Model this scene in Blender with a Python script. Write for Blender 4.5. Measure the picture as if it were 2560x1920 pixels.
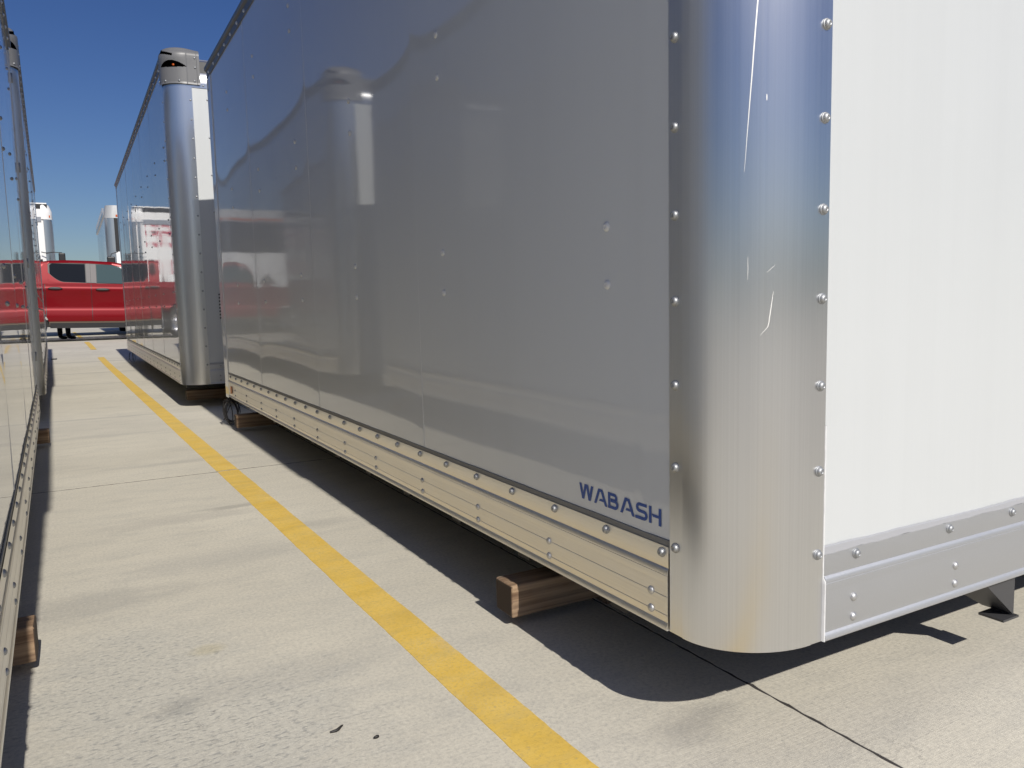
import bpy, bmesh, math, random
from mathutils import Vector, Matrix
R = math.radians
random.seed(7)
for o in list(bpy.data.objects): bpy.data.objects.remove(o)
sc = bpy.context.scene
C = sc.collection

# ------------------------------------------------------------------ camera
EYE = 0.834
def cam_axes(yaw, pitch, roll):
    cy, sy, cp, sp, cr, sr = math.cos(yaw), math.sin(yaw), math.cos(pitch), math.sin(pitch), math.cos(roll), math.sin(roll)
    f = Vector((sy*cp, cy*cp, sp)); r = Vector((cy, -sy, 0)); u = r.cross(f)
    return cr*r + sr*u, -sr*r + cr*u, f
r_, u_, f_ = cam_axes(R(29.0825), R(-5.9986), R(-1.3464))
cd = bpy.data.cameras.new('camera'); cam = bpy.data.objects.new('camera', cd); C.objects.link(cam)
cd.sensor_width = 36; cd.lens = 1967.85/2560*36; cd.clip_start = 0.02; cd.clip_end = 4000
m3 = Matrix((r_, u_, -f_)).transposed()
cam.matrix_world = Matrix.Translation((0, 0, EYE)) @ m3.to_4x4()
sc.camera = cam

# ------------------------------------------------------------------ sky, sun, exposure
SUN_EL = 39.8
w = bpy.data.worlds.new('World'); sc.world = w; w.use_nodes = True
nt = w.node_tree; nt.nodes.clear()
sky = nt.nodes.new('ShaderNodeTexSky'); sky.sky_type = 'NISHITA'; sky.sun_disc = False
sky.sun_elevation = R(SUN_EL); sky.sun_rotation = R(180); sky.altitude = 200; sky.air_density = 1.0; sky.dust_density = 1.0; sky.ozone_density = 4.2
bg = nt.nodes.new('ShaderNodeBackground'); bg.inputs['Strength'].default_value = 0.069
wo = nt.nodes.new('ShaderNodeOutputWorld')
hs = nt.nodes.new('ShaderNodeHueSaturation'); hs.inputs['Saturation'].default_value = 1.22; hs.inputs['Hue'].default_value = .517; nt.links.new(sky.outputs[0], hs.inputs['Color']); nt.links.new(hs.outputs[0], bg.inputs[0]); nt.links.new(bg.outputs[0], wo.inputs[0])
sd = bpy.data.lights.new('sun', 'SUN'); sd.energy = 4.9; sd.angle = R(0.53); sd.color = (1.0, 0.955, 0.88)
sun = bpy.data.objects.new('sun', sd); C.objects.link(sun)
ldir = Vector((-0.004, math.cos(R(SUN_EL)), -math.sin(R(SUN_EL))))
sun.rotation_euler = ldir.to_track_quat('-Z', 'Y').to_euler(); sun.location = (0, -20, 30)
sc.view_settings.view_transform = 'Standard'; sc.view_settings.look = 'None'
sc.view_settings.exposure = -0.12; sc.view_settings.gamma = 1.0; sc.view_settings.use_curve_mapping = False

# ------------------------------------------------------------------ material helpers
def mat(name, color=(.8, .8, .8), rough=.5, metal=0.0, ior=1.5, **kw):
    m = bpy.data.materials.new(name); m.use_nodes = True
    b = m.node_tree.nodes['Principled BSDF']
    b.inputs['Base Color'].default_value = (*color, 1); b.inputs['Roughness'].default_value = rough
    b.inputs['Metallic'].default_value = metal; b.inputs['IOR'].default_value = ior
    for k, v in kw.items(): b.inputs[k.replace('_', ' ')].default_value = v
    return m
class NT:
    def __init__(s, m): s.t = m.node_tree; s.b = s.t.nodes['Principled BSDF']
    def n(s, typ, **kw):
        nd = s.t.nodes.new(typ)
        for k, v in kw.items(): setattr(nd, k, v)
        return nd
    def l(s, a, b): s.t.links.new(a, b)
    def pos(s): return s.n('ShaderNodeNewGeometry').outputs['Position']
    def obj(s): return s.n('ShaderNodeTexCoord').outputs['Object']
    def map(s, vec, scale=(1, 1, 1), loc=(0, 0, 0), rot=(0, 0, 0)):
        mp = s.n('ShaderNodeMapping'); s.l(vec, mp.inputs[0])
        mp.inputs['Scale'].default_value = scale; mp.inputs['Location'].default_value = loc; mp.inputs['Rotation'].default_value = rot
        return mp.outputs[0]
    def noise(s, vec, scale=5, detail=4, rough=.55, dist=0):
        nd = s.n('ShaderNodeTexNoise'); s.l(vec, nd.inputs['Vector'])
        nd.inputs['Scale'].default_value = scale; nd.inputs['Detail'].default_value = detail
        nd.inputs['Roughness'].default_value = rough; nd.inputs['Distortion'].default_value = dist
        return nd.outputs['Fac']
    def ramp(s, fac, *stops):
        nd = s.n('ShaderNodeValToRGB'); s.l(fac, nd.inputs[0]); e = nd.color_ramp.elements
        while len(e) < len(stops): e.new(.5)
        for el, (p, c) in zip(e, stops):
            el.position = p; el.color = (c, c, c, 1) if not isinstance(c, tuple) else (*c, 1)
        return nd.outputs[0]
    def math(s, op, a, b=None, clamp=False):
        nd = s.n('ShaderNodeMath', operation=op, use_clamp=clamp)
        for i, v in enumerate((a, b)):
            if v is None: continue
            if isinstance(v, (int, float)): nd.inputs[i].default_value = v
            else: s.l(v, nd.inputs[i])
        return nd.outputs[0]
    def mix(s, fac, a, b, blend='MIX'):
        nd = s.n('ShaderNodeMix', data_type='RGBA', blend_type=blend)
        for sk, v in ((nd.inputs[0], fac), (nd.inputs[6], a), (nd.inputs[7], b)):
            if isinstance(v, (int, float)): sk.default_value = v
            elif isinstance(v, tuple): sk.default_value = (*v, 1)
            else: s.l(v, sk)
        return nd.outputs[2]
    def bump(s, height, strength=.3, dist=.01, normal=None):
        nd = s.n('ShaderNodeBump'); s.l(height, nd.inputs['Height'])
        nd.inputs['Strength'].default_value = strength; nd.inputs['Distance'].default_value = dist
        if normal: s.l(normal, nd.inputs['Normal'])
        return nd.outputs[0]
    def color(s, c): s.l(c, s.b.inputs['Base Color'])
    def rough(s, c): s.l(c, s.b.inputs['Roughness'])
    def normal(s, c): s.l(c, s.b.inputs['Normal'])

M = {}
# concrete --------------------------------------------------------------
def concrete(name, painted=False):
    m = mat(name, rough=.85); t = NT(m); p = t.pos()
    big = t.noise(t.map(p, (1.0, 1.6, 1)), .55, 5, .6)
    mid = t.noise(t.map(p, (1.6, 4.5, 1), rot=(0, 0, R(-4))), 2.0, 6, .65)
    fine = t.noise(t.map(p, (60, 190, 60), rot=(0, 0, R(-3))), 1.0, 3, .6)
    broom = t.noise(t.map(p, (4, 300, 4), rot=(0, 0, R(1.5))), 1.0, 3, .6)
    grain = t.noise(p, 420, 2, .6)
    col = t.mix(t.ramp(big, (.35, 0.), (.68, 1.)), (.52, .485, .405), (.62, .58, .485))
    col = t.mix(t.math('MULTIPLY', t.ramp(mid, (.47, 0.), (.70, 1.)), .32), col, (.42, .405, .36))
    # scoured patch: pits elongated across the lane, near the left foreground
    sx = t.n('ShaderNodeSeparateXYZ'); t.l(p, sx.inputs[0]); X, Y = sx.outputs[0], sx.outputs[1]
    wob = t.math('SUBTRACT', t.noise(t.map(p, (2.2, 5, 1)), 2.5, 5, .65), .5)
    def ell(cx, cy, rx, ry, soft=.6, w=1.6):
        a = t.math('DIVIDE', t.math('SUBTRACT', X, cx), rx); b = t.math('DIVIDE', t.math('SUBTRACT', Y, cy), ry)
        d = t.math('ADD', t.math('SQRT', t.math('ADD', t.math('MULTIPLY', a, a), t.math('MULTIPLY', b, b))), t.math('MULTIPLY', wob, w))
        return t.math('DIVIDE', t.math('SUBTRACT', 1.0, d), soft, clamp=True)
    pitmask = t.math('MAXIMUM', ell(.15, 1.55, .45, .42), ell(.05, 1.9, .3, .5))
    pits = t.ramp(t.noise(t.map(p, (55, 130, 1), rot=(0, 0, R(-6))), 1.0, 2, .5), (.54, 0.), (.68, 1.))
    col = t.mix(t.math('MULTIPLY', t.math('MULTIPLY', pits, pitmask), .8), col, (.24, .235, .22))
    col = t.mix(t.math('MULTIPLY', pitmask, .30), col, (.38, .385, .365))
    # stains
    for cx, cy, rx, ry, k, c in ((.33, 3.33, .36, .09, .35, (.34, .32, .29)), (.53, 3.42, .2, .04, .45, (.22, .21, .19)),
                                 (.35, 2.72, .42, .12, .30, (.32, .31, .29)), (-.02, 2.5, .3, .12, .35, (.27, .265, .25)),
                                 (.235, 2.0, .05, .035, .45, (.44, .38, .22)), (.14, 1.72, .07, .05, .40, (.22, .22, .21)),
                                 (.78, 2.95, .16, .07, .3, (.27, .26, .24)), (1.02, 1.12, .13, .07, .45, (.22, .21, .20)),
                                 (.5, 4.6, .5, .06, .3, (.3, .29, .27)), (.2, 6.9, .7, .05, .35, (.29, .28, .26)),
                                 (.1, 5.9, .5, .08, .25, (.3, .29, .27)), (.4, 1.75, .35, .09, .22, (.3, .29, .27)),
                                 (.3, 12.1, 1.2, .12, .4, (.27, .26, .24)), (.2, 10.2, .9, .06, .4, (.28, .27, .25)),
                                 (.4, 14.6, 1.4, .15, .4, (.27, .26, .24))):
        col = t.mix(t.math('MULTIPLY', ell(cx, cy, rx, ry), k), col, c)
    col = t.mix(t.math('MULTIPLY', t.ramp(fine, (.55, 0.), (.80, 1.)), .24), col, (.30, .285, .26))
    blot = t.noise(t.map(p, (3.2, 7.5, 1), rot=(0, 0, R(-5))), 1.5, 8, .72)
    col = t.mix(t.math('MULTIPLY', t.ramp(blot, (.50, 0.), (.66, 1.)), .26), col, (.34, .33, .30))
    col = t.mix(t.math('MULTIPLY', t.ramp(grain, (.60, 0.), (.72, 1.)), .20), col, (.2, .19, .18))
    col = t.mix(t.math('MULTIPLY', t.ramp(grain, (.25, 1.), (.38, 0.)), .30), col, (.62, .60, .54))
    g3 = t.noise(p, 105, 4, .75)
    ck = t.math('ABSOLUTE', t.math('SUBTRACT', t.noise(t.map(p, (1, 1.6, 1)), 1.3, 7, .62), .5))
    ck = t.math('MULTIPLY', t.ramp(ck, (.0008, 1.), (.0026, 0.)), t.ramp(t.noise(p, .9, 2), (.56, 0.), (.62, .35)))
    vo = t.n('ShaderNodeTexVoronoi', feature='F1'); t.l(t.map(p, (1, 1.2, 1)), vo.inputs['Vector']); vo.inputs['Scale'].default_value = 5.5; vo.inputs['Randomness'].default_value = 1
    dots = t.math('MULTIPLY', t.ramp(t.math('ADD', vo.outputs['Distance'], t.math('MULTIPLY', t.noise(p, 60, 2), .02)), (.028, .75), (.040, 0.)), t.ramp(t.noise(p, 1.7, 2), (.50, 0.), (.56, 1.)))
    col = t.mix(ck, col, (.16, .15, .14)); col = t.mix(dots, col, (.17, .16, .15))
    col = t.mix(t.math('MULTIPLY', t.ramp(g3, (.48, 0.), (.68, 1.)), .50), col, (.30, .29, .265))
    col = t.mix(t.math('MULTIPLY', t.ramp(g3, (.30, 1.), (.44, 0.)), .40), col, (.72, .685, .595))
    if painted:
        pw = t.noise(t.map(p, (9, 9, 9)), 1.0, 6, .7)
        pc = t.mix(t.ramp(pw, (.3, 0.), (.75, 1.)), (.66, .43, .065), (.71, .50, .13))
        wear = t.math('MULTIPLY', t.ramp(grain, (.56, 0.), (.68, 1.)), t.ramp(t.noise(t.map(p, (2, 2, 2)), 1.6, 4), (.42, 0.), (.62, .75)))
        wear = t.math('MAXIMUM', wear, t.math('MULTIPLY', t.ramp(g3, (.60, 0.), (.70, .9)), t.ramp(pw, (.40, 0.), (.60, 1.))))
        wear = t.math('MAXIMUM', wear, t.math('MULTIPLY', ell(.80, 1.72, .10, .09, .8, 2.0), t.ramp(grain, (.42, 0.), (.58, .9))))
        col = t.mix(t.math('MULTIPLY', wear, .8), pc, col)
        col = t.mix(t.math('MULTIPLY', t.ramp(mid, (.48, 0.), (.72, 1.)), .45), col, (.42, .29, .08))
        col = t.mix(t.math('MULTIPLY', t.ramp(g3, (.50, 0.), (.66, 1.)), .42), col, (.40, .27, .07))
        col = t.mix(t.math('MULTIPLY', t.ramp(blot, (.50, 0.), (.64, 1.)), .30), col, (.44, .35, .16))
        col = t.mix(ck, col, (.15, .12, .06))
    t.color(col)
    hgt = t.math('ADD', t.math('MULTIPLY', fine, .8), t.math('ADD', t.math('MULTIPLY', broom, .9), t.math('MULTIPLY', grain, .45)))
    hgt = t.math('SUBTRACT', hgt, t.math('MULTIPLY', t.math('MULTIPLY', pits, pitmask), .8))
    t.normal(t.bump(hgt, .34, .0018))
    return m
M['concrete'] = concrete('concrete')
M['line'] = concrete('yellow line paint', True)
M['joint'] = mat('joint sealant', (.045, .04, .038), .8)

def gloss_white(name, col, rough=.045):
    m = mat(name, col, rough, 0, 1.58); t = NT(m); p = t.obj()
    n1 = t.noise(t.map(p, (.9, .9, .7)), 1.3, 1.5, .4)
    n2 = t.noise(t.map(p, (5, 5, 3)), 1.2, 2, .5)
    t.normal(t.bump(t.math('ADD', n1, t.math('MULTIPLY', n2, .05)), .35, .006))
    d = t.noise(t.map(p, (3, 3, .5)), 2, 5, .6)
    t.color(t.mix(t.math('MULTIPLY', t.ramp(d, (.5, 0.), (.8, 1.)), .10), col, (col[0]*.8, col[1]*.79, col[2]*.76)))
    return m
M['panel'] = gloss_white('gloss white side panel', (.66, .68, .685))
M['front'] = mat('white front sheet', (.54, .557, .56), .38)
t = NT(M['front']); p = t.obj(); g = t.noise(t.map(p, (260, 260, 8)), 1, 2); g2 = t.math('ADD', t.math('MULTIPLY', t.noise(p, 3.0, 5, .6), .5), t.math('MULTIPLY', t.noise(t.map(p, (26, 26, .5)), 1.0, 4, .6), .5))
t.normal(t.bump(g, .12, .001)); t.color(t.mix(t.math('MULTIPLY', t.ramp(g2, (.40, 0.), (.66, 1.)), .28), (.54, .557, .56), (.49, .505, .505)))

def alu(name, col, rough, streak, s_amt=.5, var=.25):
    m = mat(name, col, rough, 1.0); t = NT(m); p = t.obj()
    s1 = t.noise(t.map(p, streak), 1.0, 4, .7)
    s2 = t.noise(t.map(p, tuple(v*.22 for v in streak)), 1.0, 3, .6)
    cl = t.noise(p, 4.0, 4, .6)
    t.color(t.mix(t.math('MULTIPLY', t.ramp(s1, (.3, 0.), (.75, 1.)), .35), col, tuple(c*.78 for c in col)))
    t.rough(t.math('ADD', rough - var*.5, t.math('MULTIPLY', t.math('ADD', t.math('MULTIPLY', s2, .6), t.math('MULTIPLY', cl, .4)), var)))
    t.normal(t.bump(t.math('ADD', s1, t.math('MULTIPLY', s2, 1.5)), s_amt, .0006))
    return m
M['pillar'] = alu('extruded corner aluminium', (.74, .745, .75), .30, (300, 300, .25), .22, .12)
t = NT(M['pillar']); tn = t.n('ShaderNodeTangent', direction_type='RADIAL', axis='Z'); t.l(tn.outputs[0], t.b.inputs['Tangent']); t.b.inputs['Anisotropic'].default_value = .72   # drawn metal: streaks run up the post
M['rail'] = alu('mill finish rail aluminium', (.80, .785, .75), .34, (5, 5, 700), .35, .14)
M['toprail'] = mat('top rail grey', (.16, .165, .17), .45, .4)
M['frontrail'] = alu('front rail aluminium', (.60, .61, .63), .55, (700, 5, 700), .25, .12)
M['recessshade'] = mat('painted recess shade', (.004, .004, .004), 1.0, 0, 1.05)  # near black paints the shade under the overhang into the cap recesses
M['bolt'] = mat('zinc lockbolt', (.40, .41, .42), .56, .9)
M['boltdark'] = mat('aluminium rivet', (.52, .52, .52), .5, .9)
M['rivetglint'] = mat('rivet with painted glint', (.72, .72, .72), .4, .35)  # whiter base colour stands in for sun glints on the top rivets
M['whiterivet'] = mat('white painted rivet', (.72, .72, .71), .3)
M['seal'] = mat('grey sealant strip', (.20, .20, .195), .6)
M['sealfront'] = mat('pale grey sealant', (.36, .365, .385), .5)
M['bead'] = mat('clear sealant bead', (.70, .70, .70), .25)
M['seamglint'] = mat('painted seam glint', (.72, .73, .73), .2)
M['blue'] = mat('blue vinyl lettering', (.022, .075, .31), .35)
M['dark'] = mat('dark underbody steel', (.02, .02, .022), .6)
M['wood_floor'] = mat('floor board', (.03, .024, .018), .8)
M['liner'] = mat('wall core', (.12, .12, .12), .8)
M['roof'] = mat('roof sheet', (.7, .7, .7), .4)
M['cap'] = mat('grey plastic corner cap', (.145, .145, .148), .42)
M['black'] = mat('black plastic', (.012, .012, .013), .45)
M['amber'] = mat('amber lamp lens', (.50, .09, .008), .25)
M['orange'] = mat('orange reflector', (.72, .30, .13), .35)
M['yellowtag'] = mat('yellow tape', (.62, .48, .06), .5)
M['scratch'] = mat('bare bright scratch', (.85, .84, .80), .5, .5)
M['rubber'] = mat('black rubber', (.018, .016, .016), .6)
def wood():
    m = mat('weathered timber', rough=.75); t = NT(m); p = t.obj()
    ring = t.noise(t.map(p, (2.5, 55, 70)), 1.0, 5, .6, .4)
    big = t.noise(p, 9, 4)
    col = t.mix(t.ramp(ring, (.36, 0.), (.64, 1.)), (.12, .066, .035), (.34, .23, .14))
    col = t.mix(t.math('MULTIPLY', t.ramp(big, (.45, 0.), (.7, 1.)), .45), col, (.20, .17, .14))
    t.color(col); t.normal(t.bump(ring, .6, .003)); return m
M['wood'] = wood(); M['endshade'] = mat('end grain painted in shade', (.055, .036, .024), .85)  # end grain painted near black to hold the shade on the timber ends
M['red'] = mat('red car paint', (.175, .003, .007), .32, .2, 1.3, Coat_Weight=.15, Coat_Roughness=.06)
M['glass'] = mat('dark tinted glass', (.008, .010, .014), .06, 0, 1.3)
M['clearglass'] = mat('greenish window glass', (.045, .075, .08), .03, 0, 1.5)
M['trim'] = mat('grey pillar trim', (.13, .12, .12), .55)
M['tyre'] = mat('tyre rubber', (.016, .016, .017), .75)
M['rim'] = mat('alloy rim', (.5, .5, .52), .3, 1.0)
M['sill'] = mat('dusty lower sill', (.13, .10, .07), .7)
M['truckwhite'] = mat('white truck side', (.78, .78, .77), .25)
M['truckgrey'] = gloss_white('pale truck side', (.62, .64, .65), .12)
M['redvinyl'] = mat('red vinyl graphic', (.42, .02, .06), .35)
M['interior'] = mat('car interior', (.03, .028, .027), .8)
M['capgrey'] = mat('dull truck cap', (.34, .35, .36), .5)
M['trouser'] = mat('dark trousers', (.012, .012, .014), .9)

# ------------------------------------------------------------------ mesh helpers
def mesh(name, verts, faces, m, parent=None, smooth=False, mats=None, fm=None):
    me = bpy.data.meshes.new(name); me.from_pydata(verts, [], faces); me.update()
    for x in (mats or [m]): me.materials.append(x)
    if fm: me.polygons.foreach_set('material_index', fm)
    if smooth: me.polygons.foreach_set('use_smooth', [True]*len(me.polygons))
    o = bpy.data.objects.new(name, me); C.objects.link(o)
    if parent: o.parent = parent
    return o
class MB:
    def __init__(s): s.v = []; s.f = []
    def box(s, x0, x1, y0, y1, z0, z1):
        i = len(s.v)
        s.v += [(x0, y0, z0), (x1, y0, z0), (x1, y1, z0), (x0, y1, z0), (x0, y0, z1), (x1, y0, z1), (x1, y1, z1), (x0, y1, z1)]
        s.f += [tuple(i+k for k in q) for q in ((0, 3, 2, 1), (4, 5, 6, 7), (0, 1, 5, 4), (1, 2, 6, 5), (2, 3, 7, 6), (3, 0, 4, 7))]
        return s
    def grid(s, pts, close_u=False):
        i = len(s.v); nu = len(pts); nv = len(pts[0])
        for row in pts: s.v += [tuple(q) for q in row]
        for a in range(nu if close_u else nu-1):
            b = (a+1) % nu
            for c in range(nv-1): s.f.append((i+a*nv+c, i+b*nv+c, i+b*nv+c+1, i+a*nv+c+1))
        return s
    def poly(s, pts):
        i = len(s.v); s.v += [tuple(q) for q in pts]; s.f.append(tuple(range(i, i+len(pts)))); return s
    def prism(s, pts, off):      # planar polygon extruded by vector off
        n = len(pts); off = Vector(off); i = len(s.v)
        s.v += [tuple(q) for q in pts] + [tuple(Vector(q)+off) for q in pts]
        s.f.append(tuple(range(i+n-1, i-1, -1))); s.f.append(tuple(range(i+n, i+2*n)))
        for k in range(n): s.f.append((i+k, i+(k+1) % n, i+n+(k+1) % n, i+n+k))
        return s
    def rev(s, prof, base, axis, seg=12):   # profile [(radius,height)], revolved about axis at base
        ax = Vector(axis).normalized(); a = ax.orthogonal().normalized(); b = ax.cross(a); base = Vector(base)
        pts = [[base + ax*h + (a*math.cos(2*math.pi*k/seg)+b*math.sin(2*math.pi*k/seg))*r for r, h in prof] for k in range(seg)]
        return s.grid(pts, True)
    def tube(s, path, rad, seg=8):
        path = [Vector(q) for q in path]; rows = []; up = Vector((0.13, .21, 1)).normalized()
        for i, q in enumerate(path):
            d = (path[min(i+1, len(path)-1)] - path[max(i-1, 0)]).normalized()
            a = d.cross(up).normalized(); b = d.cross(a)
            rows.append([q + (a*math.cos(2*math.pi*k/seg)+b*math.sin(2*math.pi*k/seg))*rad for k in range(seg+1)])
        return s.grid(rows)
    def build(s, name, m, parent=None, smooth=False, fix=True):
        o = mesh(name, s.v, s.f, m, parent, smooth)
        if fix:
            b = bmesh.new(); b.from_mesh(o.data); bmesh.ops.remove_doubles(b, verts=b.verts, dist=1e-6)
            bmesh.ops.recalc_face_normals(b, faces=b.faces); b.to_mesh(o.data); b.free()
        return o
def bevel(o, wdt, seg=2, ang=40):
    md = o.modifiers.new('bevel', 'BEVEL'); md.width = wdt; md.segments = seg; md.limit_method = 'ANGLE'; md.angle_limit = R(ang)
    return o
def smooth_angle(o, ang=35):
    me = o.data; b = bmesh.new(); b.from_mesh(me)
    for f in b.faces: f.smooth = True
    for e in b.edges:
        e.smooth = not (len(e.link_faces) == 2 and e.calc_face_angle(0) > R(ang))
    b.to_mesh(me); b.free(); return o
def tag(o, label=None, cat=None, group=None, kind=None):
    for k, v in (('label', label), ('category', cat), ('group', group), ('kind', kind)):
        if v: o[k] = v
    return o
def empty(name, loc, rz=0):
    o = bpy.data.objects.new(name, None); C.objects.link(o); o.location = loc; o.rotation_euler = (0, 0, rz); o.empty_display_size = .2
    return o

# ------------------------------------------------------------------ ground
def gz(y):
    if y <= 13: return 0.0
    k = min((y-13)/8.5, 1.0); return .10*k*k*(3-2*k)
YJ = [-8.95, -4.55, -.17, 4.21, 8.59, 13.0, 17.4, 21.8, 26.2, 30.6, 35.0, 39.4]
XJ = [-16.8, -12.3, -7.8, -3.3, 1.222, 5.7, 10.2, 14.7, 19.2]
gv = []; gy = [-1500, -300, -60, -20, -9, 0, 8.6, 13, 14, 15, 16, 17, 18, 19, 20, 21, 21.5, 24, 40, 60, 300, 1500]
gx = [-1500, -200, -40, -17, 0, 19.4, 45, 200, 1500]
g = MB().grid([[(x, y, gz(y)-.014) for y in gy] for x in gx])
ground = tag(g.build('ground', M['concrete'], smooth=True), 'pale concrete lot the boxes stand on', None, kind='structure')
for f in ground.data.polygons: pass
# dark joint bed under the near slabs
jb = MB()
for i in range(len(XJ)-1):
    pass
bed = MB().grid([[(x, y, gz(y)-.0009) for y in [YJ[0]+.3*k for k in range(int((YJ[-1]-YJ[0])/.3))]] for x in (XJ[0], XJ[-1])])
bed.build('joint_bed', M['joint'], ground)
rs = random.Random(3)
def jag(a, seed):
    return .0004*math.sin(a*37+seed) + .0006*math.sin(a*83+seed*2.1) + .0008*math.sin(a*211+seed*.7) + .0006*math.sin(a*397+seed) + .0045*max(0, math.sin(a*5.3+seed))**6*max(0, math.sin(a*61+seed*3))**3
for i in range(len(XJ)-1):
    for j in range(len(YJ)-1):
        x0, x1, y0, y1 = XJ[i], XJ[i+1], YJ[j], YJ[j+1]
        gp = .0035; gpy = .0075
        near = (i in (3, 4)) and (1 <= j <= 4)
        dy = .02 if near else .4; dx = .02 if near else .5
        b = MB(); lift = rs.uniform(-.0003, .0003)
        ny = int((y1-y0)/.25)+1 if (13.5 < y1 and y0 < 21.8) else 2
        ys = [y0+gpy+(y1-y0-2*gpy)*k/ny for k in range(ny+1)]
        # outline ring with uneven arrises, then faces
        def ring(inset, z):
            pts = []
            n = max(2, int((x1-x0)/dx)); mth = max(2, int((y1-y0)/dy))
            for k in range(n): x = x0+gp+inset+(x1-x0-2*gp-2*inset)*k/n; pts.append((x, y0+gpy+inset+jag(x, j*3+1), z+gz(y0)))
            for k in range(mth): y = y0+gpy+inset+(y1-y0-2*gpy-2*inset)*k/mth; pts.append((x1-gp-inset+jag(y, i*5+2), y, z+gz(y)))
            for k in range(n): x = x1-gp-inset-(x1-x0-2*gp-2*inset)*k/n; pts.append((x, y1-gpy-inset+jag(x, j*3+9), z+gz(y1)))
            for k in range(mth): y = y1-gpy-inset-(y1-y0-2*gpy-2*inset)*k/mth; pts.append((x0+gp+inset+jag(y, i*5+7), y, z+gz(y)))
            return pts
        if near or ny == 2:
            r0 = ring(0, -.03); r1 = ring(0, -.0005+lift); r2 = ring(.0006, lift); n = len(r0)
            b.v += r0+r1+r2
            for a in range(2):
                for k in range(n): b.f.append((a*n+k, a*n+(k+1) % n, (a+1)*n+(k+1) % n, (a+1)*n+k))
            b.f.append(tuple(range(2*n, 3*n)))
        else:
            b.grid([[(x, y, gz(y)+lift) for y in ys] for x in (x0+gp, x1-gp)])
            b.poly([(x0+gp, ys[0], gz(ys[0])+lift), (x1-gp, ys[0], gz(ys[0])+lift), (x1-gp, ys[0], gz(ys[0])-.03), (x0+gp, ys[0], gz(ys[0])-.03)])
            b.poly([(x0+gp, ys[-1], gz(ys[-1])+lift), (x1-gp, ys[-1], gz(ys[-1])+lift), (x1-gp, ys[-1], gz(ys[-1])-.03), (x0+gp, ys[-1], gz(ys[-1])-.03)])
            for xx in (x0+gp, x1-gp): b.grid([[(xx, y, gz(y)+lift) for y in ys], [(xx, y, gz(y)-.03) for y in ys]])
        b.build('slab', M['concrete'], ground)

# painted yellow line, broken where it crosses the slab joints
def line_x(y): return (.886 - .0208*(y/.834))*.834
def stripe(y0, y1, label, frag=False):
    cuts = [y0] + [q for q in YJ if y0 < q < y1] + [y1]
    roots = []
    o = None
    for a, bb in zip(cuts[:-1], cuts[1:]):
        n = max(2, int((bb-a)/.02)); rows = []
        for k in range(n+1):
            y = a+.008+(bb-a-.016)*k/n; c = line_x(y); hw = .0525
            e = .0006*math.sin(y*11)+rs.uniform(-.0009, .0009); e2 = .0006*math.sin(y*13+2)+rs.uniform(-.0009, .0009)
            z = gz(y)+(.0014 if y < 12.9 else .0035)
            rows.append([(c-hw+e, y, z-.0022), (c-hw+e+.0015, y, z), (c, y, z+.0003), (c+hw+e2-.0015, y, z), (c+hw+e2, y, z-.0022)])
        q = MB().grid(rows).build('yellow_line' if o is None else 'line_stretch', M['line'], o)
        if o is None: o = q
    return tag(o, label, kind='structure')
stripe(-3.0, 15.6, 'long painted yellow line down the lane')
stripe(17.9, 21.4, 'short painted yellow line before the red pickup')
stripe(24.6, 32.0, 'painted yellow line beyond the red pickup')

# ------------------------------------------------------------------ rivet meshes
def bolt_mesh(name, prof, m, seg=14):
    b = MB().rev(prof, (0, 0, 0), (0, 0, 1), seg)
    o = b.build(name, m, smooth=True); smooth_angle(o, 50); me = o.data; bpy.data.objects.remove(o); return me
ME_LOCK = bolt_mesh('lockbolt', [(.0098, -.002), (.0098, .0015), (.0092, .0022), (.0080, .0024), (.0074, .0050), (.0060, .0068), (.0034, .0076), (.0026, .0070), (.0016, .0066), (.0013, .0076), (0, .0078)], M['bolt'])
ME_DOME = bolt_mesh('domerivet', [(.0085, -.002), (.0085, .0004), (.0078, .0020), (.0062, .0036), (.0038, .0048), (0, .0053)], M['boltdark'])
ME_POP = bolt_mesh('poprivet', [(.0098, -.002), (.0098, .0008), (.0086, .0026), (.0062, .0040), (.0040, .0046), (.0034, .0034), (0, .0032)], M['whiterivet'])
ME_TOP = bolt_mesh('toprivet', [(.0105, -.002), (.0105, .001), (.0092, .0045), (.0055, .0075), (0, .0085)], M['rivetglint'])
LOW = [(.0085, -.001), (.0080, .0022), (.0050, .0050), (0, .0062)]

# ------------------------------------------------------------------ truck body
PROF = [(-.004, .170), (.004, .1690), (.0042, .1635), (.0042, .1245), (.0052, .1215), (.0100, .1185), (.0122, .1155), (.0124, .1098), (.0110, .1092), (.0108, .1078), (.0122, .1072), (.0124, .1000), (.0115, .0950), (.0112, .0900), (.0112, .0672), (.0100, .0664), (.0112, .0656),
        (.0112, .0306), (.0100, .0298), (.0112, .0290), (.0112, .0220), (.0096, .0190), (.0096, .0150), (.0130, .0120), (.0155, .0090), (.0160, .0025), (.0140, 0.), (-.02, 0.)]
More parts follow.
